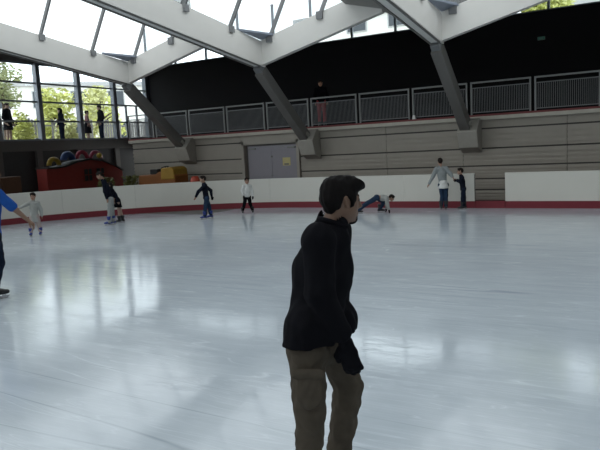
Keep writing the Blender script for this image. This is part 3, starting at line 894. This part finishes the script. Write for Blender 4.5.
    for sd in 'lr':
        sh, el, w_ = J[sd + '_sh'], J[sd + '_el'], J[sd + '_wr']
        if sleeves >= 1: sl += [('c', sh, el, .053 * s + lo, .047 * s + lo), ('c', el, el * cuff + w_ * (1 - cuff), .047 * s + lo, .032 * s + lo * .7)]
        elif sleeves > .4: sl += [('c', sh, sh * .12 + el * .88, .055 * s + lo, .055 * s + lo)]
    A = Field(tor + sl, vox)
    A.add(tor, .035 * s).plane(hemc, hn).plane(nk + u * .015 * s + t * .0, u)
    B = Field(tor + sl, vox); B.add(sl, .02 * s)
    for sd in 'lr':
        if sleeves < 1 and sleeves > .4:
            sh, el = J[sd + '_sh'], J[sd + '_el']
    A.merge(B, .03 * s)
    A.add([('c', nk - u * .03 * s, nk + u * .03 * s + t * .01 * s, .084 * s, .080 * s)], .015)
    A.add([('c', nk + u * .03 * s, nk + u * .15 * s + t * .02, .067 * s, .066 * s)], 0, True)
    A.wrinkle(wr[0], wr[1], 5)
    obj(top_name, A.mesh(top_name, [top]), body)
    if bottom is not None:
        ll = leg_loose; T = [('c', J['l_hip'], J['r_hip'], .10 * s + ll * .5, .10 * s + ll * .5, (t, 1.1)), ('c', pel, pel + u * .05 * s, .112 * s + ll * .4, .112 * s + ll * .3, (t, 1.25))]
        T2 = []
        for sd in 'lr':
            hp, kn, an = J[sd + '_hip'], J[sd + '_kn'], J[sd + '_an']
            e = kn * (1 - (pant_short or 1)) + an * (pant_short or 1)
            T2.append([('c', hp, kn, .086 * s + ll, .062 * s + ll), ('c', kn, e, .062 * s + ll, .05 * s + ll)])
        A = Field(T + T2[0] + T2[1], vox)
        A.add(T, .03 * s)
        for q in T2: A.add(q, .022 * s)
        A.wrinkle(wr[0] * 1.3, wr[1] * 1.1, 9)
        obj(bot_name, A.mesh(bot_name, [bottom]), body)
    if skirt is not None:
        m_, L, r = skirt
        K = [('c', pel + u * .06 * s, pel + V3(0, 0, -L * s), .15 * s, r * s)]
        A = Field(K, vox); A.add(K, .02).plane(pel + V3(0, 0, -L * s), (0, 0, -1)).wrinkle(.006, 30, 4)
        obj('skirt', A.mesh('skirt', [m_]), body)
    if gloves is not None:
        gm, sides = gloves
        for sd in sides:
            g = 1 if sd == 'l' else -1; d = nrmz(V3(*hdirs[sd])) if hdirs and sd in hdirs else nrmz(J[sd + '_wr'] - J[sd + '_el'])
            pn = V3(*palms[sd]) if palms and sd in palms else (-lf * g + f * .3)
            hp_ = [(q[0], q[1], q[2], q[3] + .006, q[4] + .006) + tuple(q[5:]) for q in hand_prims(J[sd + '_wr'] + d * (.05 * (glove_s - 1)), d, pn, s * glove_s, g, hand_curl)]
            hp_.append(('c', J[sd + '_wr'] + d * .008 * s, J[sd + '_wr'] + d * .03 * s, .036 * s, .038 * s))
            A = Field(hp_, vox * .8); A.add(hp_, .006)
            obj('glove', A.mesh('glove', [gm]), body)
    # ---- skates or shoes
    if shoe is not None:
        for sd in 'lr':
            an = J[sd + '_an']; z = V3(0, 0, 1)
            sole = an - z * .085 * s
            hi = .08 if style == 'quiff' or not blades else .15
            bp = [('c', an + z * hi * s, an - z * .02 * s, .066 * s + leg_loose * (hi > .1), .056 * s), ('c', sole - f * .055 * s + z * .035 * s, sole + f * .16 * s + z * .028 * s, .043 * s, .036 * s),
                  ('c', an - z * .02 * s, sole + f * .1 * s + z * .04 * s, .05 * s, .04 * s)]
            A = Field(bp, vox * .8); A.add(bp, .015 * s).plane(sole, -z).plane(an + z * (hi + .025) * s, z)
            nm = 'skate' if blades else 'shoe'
            b = obj(nm, A.mesh(nm, [shoe]), body)
            if blades:
                bz = sole - z * .06 * s
                mb = MB()
                pa, pb = sole - f * .10 * s, sole + f * .19 * s
                mb.prism([tuple(pa - z * .06 * s + z * .012 * s), tuple(pa - z * .06 * s + f * .02 * s), tuple(pb - z * .06 * s - f * .03 * s), tuple(pb - z * .03 * s), tuple(pb - z * .02 * s), tuple(pa - z * .03 * s)], tuple(lf * .006 * s))
                for q in (-.04, .12): mb.bar(tuple(sole + f * q * s + z * .005), tuple(sole + f * q * s - z * .035 * s), .03 * s, .05 * s, tuple(f))
                mb.build('blade', SKATEBLADE, b)
    return body


def cloth(name, c, var=.15): return mat(name, c, .9, var=var, scale=14, bump=.15, bscale=180, spec=.06)


HAIRB = mat('hair_black', (.007, .006, .006), .7, var=.3, scale=30, spec=.08)
HAIRD = mat('hair_dark', (.018, .013, .011), .7, var=.3, spec=.1)
BLK = cloth('cloth_black', (.006, .006, .008)); NAVY = cloth('cloth_navy', (.009, .011, .019)); JEAN = cloth('cloth_denim', (.024, .042, .078), .25); DJEAN = cloth('cloth_dark_denim', (.012, .017, .032))
KHAKI = cloth('cloth_khaki', (.074, .062, .048), .3); GREY = cloth('cloth_grey', (.30, .31, .30)); WHITE = cloth('cloth_white', (.62, .62, .60)); PALE = cloth('cloth_pale', (.36, .365, .345))
BLUE = cloth('cloth_blue', (.02, .085, .33)); BSK = mat('skate_blue', (.02, .04, .22), .45); KSK = mat('skate_black', (.012, .012, .014), .4); REDC = cloth('cloth_red', (.42, .06, .07)); PINK = cloth('cloth_pink', (.42, .35, .33))
R = math.radians
# main skater in the foreground
MANJ = dict(head=(0.137, 0, 1.715), neck=(0.074, 0, 1.585), pelvis=(-0.05, 0, .985), r_sh=(.012, -.14, 1.53), l_sh=(.11, .16, 1.52), r_el=(.0, -.20, 1.27), r_wr=(.118, -.18, 1.015), l_el=(.107, .2, 1.24), l_wr=(.10, .2, 1.0),
            r_hip=(-.08, -.105, .955), l_hip=(.045, .10, .925), r_kn=(-.082, -.11, .62), l_kn=(.135, .14, .64), r_an=(-.112, -.10, .146), l_an=(.052, .15, .146))
man = make_person('dark-haired person in black long-sleeved shirt and khaki cargo trousers skating in front', (-1.603, 2.877, 0), .5084, MANJ, 1.0, R(18), BLK, KHAKI, HAIRB, (.15, .085, .055), vox=.006, head_a=R(21), head_up=(.10, 0, 1),
    hs=1.0, loose=.028, leg_loose=.018, shoe=KSK, style='quiff', hem=-.005, top_name='shirt', beard=True, cuff=.17, glove_s=1.22, wr=(.006, 24), palms={'r': (.2, .9, .1), 'l': (.3, -.9, 0)}, hdirs={'r': (.22, .05, -1)}, hand_curl=.3, tflat=1.02, flat_hem=True, gloves=(BLK, 'r'))
make_person('small child in pale grey coat with one arm held out, skating by the left boards', (-14.794, 10.919, 0), .935, dict(head=(0.05,0.0,1.075), neck=(0.043,0.0,0.93), pelvis=(0.035,0.0,0.55), r_el=(-0.15,-0.05,0.86), r_wr=(-0.30,-0.1,0.80), l_el=(0.21,0.0,0.70), l_wr=(0.22,0.0,0.53), r_kn=(-0.05,0.0,0.34), l_kn=(0.12,0.0,0.34), r_an=(-0.09,0.0,0.14), l_an=(0.15,0.0,0.14)), .70, R(255), PALE, PINK, HAIRD, vox=.012, hs=1.25, shoe=BSK, style='short', hem=.24, top_name='coat', leg_loose=.012)
make_person('tall skater leaning forward in dark jacket and light grey trousers near the red hut', (-14.378, 13.237, 0), .8267, dict(head=(-0.20,0.0,1.50), neck=(-0.10,0.0,1.33), pelvis=(0.049,0.0,0.78), l_el=(-0.088,-0.15,1.02), l_wr=(-0.05,-0.15,0.80), r_el=(0.058,0.15,1.04), r_wr=(0.124,0.15,0.80), l_kn=(0.01,-0.07,0.455), r_kn=(0.065,0.07,0.45), l_an=(-0.029,-0.07,0.125), r_an=(0.075,0.07,0.125)), .85, R(180), NAVY, GREY, HAIRD, vox=.014, shoe=BSK, head_up=(-.35, 0, 1), hem=.02)
make_person('bare-legged child in dark jacket and short dark skirt skating close behind the tall leaning skater', (-14.50, 13.70, 0), .8147, dict(head=(-0.20,0.0,1.16), neck=(-0.15,0.0,1.04), pelvis=(-0.005,0.0,0.65), l_el=(-0.165,-0.1,0.83), l_wr=(-0.12,-0.1,0.68), r_el=(-0.045,0.1,0.86), r_wr=(0.02,0.1,0.68), l_kn=(0.01,-0.05,0.38), r_kn=(0.06,0.05,0.38), l_an=(0.0,-0.05,0.105), r_an=(0.10,0.05,0.115)), .70, R(180), NAVY, None, HAIRD, (.36, .24, .19), vox=.012, hs=1.15, shoe=KSK, style='long', hem=.02, skirt=(BLK, .24, .17))
make_person('skater in dark jacket, jeans and blue skates facing left before the boards', (-12.08, 14.917, 0), .6807, dict(head=(-0.04,0.0,1.215), neck=(-0.008,0.0,1.065), pelvis=(0.022,0.0,0.64), l_el=(-0.195,-0.1,0.854), l_wr=(-0.285,-0.12,0.70), r_el=(0.17,0.1,0.85), r_wr=(0.19,0.05,0.67), l_kn=(-0.02,-0.07,0.38), r_kn=(0.085,0.07,0.38), l_an=(-0.055,-0.07,0.115), r_an=(0.125,0.07,0.115)), .76, R(190), NAVY, JEAN, HAIRD, vox=.013, hs=1.12, shoe=BSK, hem=.04, gloves=(BLK, 'r'), leg_loose=.014)
make_person('child in white shirt, dark trousers and dark gloves standing astride below the double door', (-11.613, 16.387, 0), .6165, dict(head=(0.04,0.0,1.045), neck=(0.036,0.0,0.90), pelvis=(0.022,0.0,0.54), r_el=(-0.13,0.0,0.73), r_wr=(-0.09,-0.08,0.58), l_el=(0.175,0.0,0.72), l_wr=(0.2,-0.05,0.55), r_kn=(-0.075,0.0,0.32), l_kn=(0.10,0.0,0.32), r_an=(-0.15,0.0,0.105), l_an=(0.165,0.0,0.105)), .68, R(275), WHITE, BLK, HAIRD, vox=.012, hs=1.28, shoe=KSK, hem=.02, gloves=(BLK, 'lr'), top_name='shirt', leg_loose=.010)
make_person('skater crouching low with one leg stretched back and hands on the ice', (-7.258, 16.801, 0), .4078, dict(head=(0.375,0.0,0.43), neck=(0.265,0.0,0.425), pelvis=(-0.03,0.0,0.45), r_el=(0.25,-0.13,0.24), r_wr=(0.285,-0.13,0.11), l_el=(0.23,0.13,0.24), l_wr=(0.22,0.18,0.11), r_kn=(-0.335,-0.07,0.30), l_kn=(0.15,0.09,0.30), r_an=(-0.60,-0.07,0.125), l_an=(0.03,0.09,0.12)), .78, R(0), PALE, JEAN, HAIRD, vox=.012, tf=(0, 0, -1), head_up=(.55, 0, .85), shoe=KSK, hem=-.12, top_name='shirt', gloves=(BLK, 'lr'), palms={'r': (-1, 0, -.3), 'l': (-1, 0, -.3)}, leg_loose=.014)
make_person('skater in pale top over white shirt and jeans reaching towards the child in dark clothes', (-5.615, 17.656, 0), .3079, dict(head=(-0.062,0.0,1.40), neck=(-0.045,0.0,1.23), pelvis=(0.011,0.0,0.73), l_el=(-0.27,0.0,0.985), l_wr=(-0.39,-0.05,0.77), r_el=(0.22,0.0,1.03), r_wr=(0.27,-0.05,0.95), l_kn=(-0.027,0.0,0.42), r_kn=(0.075,0.0,0.42), l_an=(-0.06,0.0,0.125), r_an=(0.075,0.0,0.125)), .85, R(100), cloth('cloth_blue_grey', (.27, .29, .29)), JEAN, HAIRD, vox=.014, shoe=KSK, hem=-.06, top_name='jumper', leg_loose=.007, skirt=(WHITE, .12, .185))
make_person('child in dark clothes holding both hands up in front, beside the opening in the boards', (-5.09, 17.80, 0), .2803, dict(head=(-0.058,0.0,1.10), neck=(-0.025,0.0,0.955), pelvis=(0.017,0.0,0.59), l_el=(-0.055,-0.09,0.80), l_wr=(-0.16,-0.05,0.835), r_el=(-0.045,0.09,0.80), r_wr=(-0.15,0.05,0.85), l_kn=(-0.005,-0.05,0.35), r_kn=(0.04,0.05,0.35), l_an=(-0.019,-0.05,0.105), r_an=(0.048,0.05,0.105)), .69, R(185), NAVY, DJEAN, HAIRD, vox=.012, hs=1.15, shoe=KSK, hem=.05, leg_loose=.008, gloves=(BLK, 'l'))
make_person('person in blue T-shirt and dark trousers at the left edge, one arm stretched forward', (-8.652, 5.645, 0), .9941, dict(head=(0.10,0.0,1.85), neck=(0.09,0.0,1.66), pelvis=(0.02,0.0,0.95), r_sh=(0.145,-0.15,1.56), r_el=(0.34,-0.18,1.33), r_wr=(0.52,-0.12,1.13), l_el=(0.02,0.22,1.28), l_wr=(0.0,0.2,1.03), r_kn=(0.064,-0.09,0.55), l_kn=(-0.029,0.09,0.55), r_an=(-.04,-0.09,0.165), l_an=(-0.16,0.09,0.165)), 1.06, R(8), BLUE, DJEAN, HAIRD, (.26, .15, .10), vox=.012, sleeves=.5, shoe=KSK, hem=.06, top_name='t_shirt', palms={'r': (0, .5, -.8)}, leg_loose=.016)
# spectators: standing figures built upright


def stander(lab, loc, face, s, top, bottom, hair, skinc, **kw):
    c, q = math.cos(face), math.sin(face); lx, ly = -q, c
    pt = lambda side, fw, z: (lx * side * s + c * fw * s, ly * side * s + q * fw * s, z * s)
    J = dict(head=pt(0, .03, 1.60), neck=pt(0, 0, 1.44), pelvis=pt(0, 0, .93), l_el=pt(.24, -.02, 1.12), l_wr=pt(.23, .10, .90), r_el=pt(-.24, -.02, 1.12), r_wr=pt(-.23, .10, .90),
             l_kn=pt(.095, .02, .50), r_kn=pt(-.095, .02, .50), l_an=pt(.10, 0, .085), r_an=pt(-.10, 0, .085))
    J.update(kw.pop('J', {}))
    return make_person(lab, loc, 0, J, s, face, top, bottom, hair, skinc, vox=.016, blades=False, shoe=KSK, **kw)


stander('person on the balcony in black top and red trousers behind the railing', (-11.2, 20.95, SLAB_Z), R(-62), .99, BLK, REDC, HAIRB, (.50, .26, .15), leg_loose=.006)
stander('onlooker in dark dress with bare legs outside the far left window', (-25.1, 17.75, 2.78), R(20), 1.06, BLK, None, HAIRD, (.30, .2, .15), skirt=(BLK, .32, .19), style='short')
stander('onlooker in long dark coat outside the second window from the left', (-25.1, 20.6, 2.78), R(-150), .98, NAVY, DJEAN, HAIRB, (.30, .2, .15), hem=.30, top_name='coat', style='long')
stander('onlooker in pinkish top and black skirt beside the taller dark-clothed onlooker', (-25.1, 22.15, 2.78), R(60), .93, cloth('cloth_rose', (.20, .11, .11)), None, HAIRD, (.30, .2, .15), skirt=(BLK, .42, .22), top_name='blouse')
stander('tall onlooker in dark clothes and jeans facing the onlooker in the pinkish top', (-25.1, 23.05, 2.78), R(-110), 1.10, BLK, DJEAN, HAIRD, (.30, .2, .15), leg_loose=.006)

# cargo pocket with its flap on the main skater's near trouser leg
trs = [o for o in man.children if o.name.startswith('trousers')][0]
pk_ = [('e', V3(-.075, -.225, .775), [.075, .02, .10], (V3(1, 0, 0), V3(0, 1, 0), V3(0, 0, 1)))]
A = Field(pk_, .006); A.add(pk_, .0); A.wrinkle(.004, 40, 2)
obj('cargo_pocket', A.mesh('cargo_pocket', [KHAKI]), trs)
fl = [('c', V3(-.135, -.232, .868), V3(-.02, -.232, .862), .028, .028, (V3(0, 1, 0), 1.9))]
A = Field(fl, .006); A.add(fl, 0)
obj('pocket_flap', A.mesh('pocket_flap', [KHAKI]), trs)
# shirt collar
shirt = [o for o in man.children if o.name.startswith('shirt')][0]
pts = []
for i in range(25):
    a = R(18) + math.pi * 2 * (i / 24) + .12
    c_, s_ = math.cos(a), math.sin(a); back = -math.cos(a - R(18))
    pts.append((.088 + .068 * c_, .066 * s_, 1.600 + .024 * back))
MB().tube(pts, .016, 10).build('collar', BLK, shirt, True)
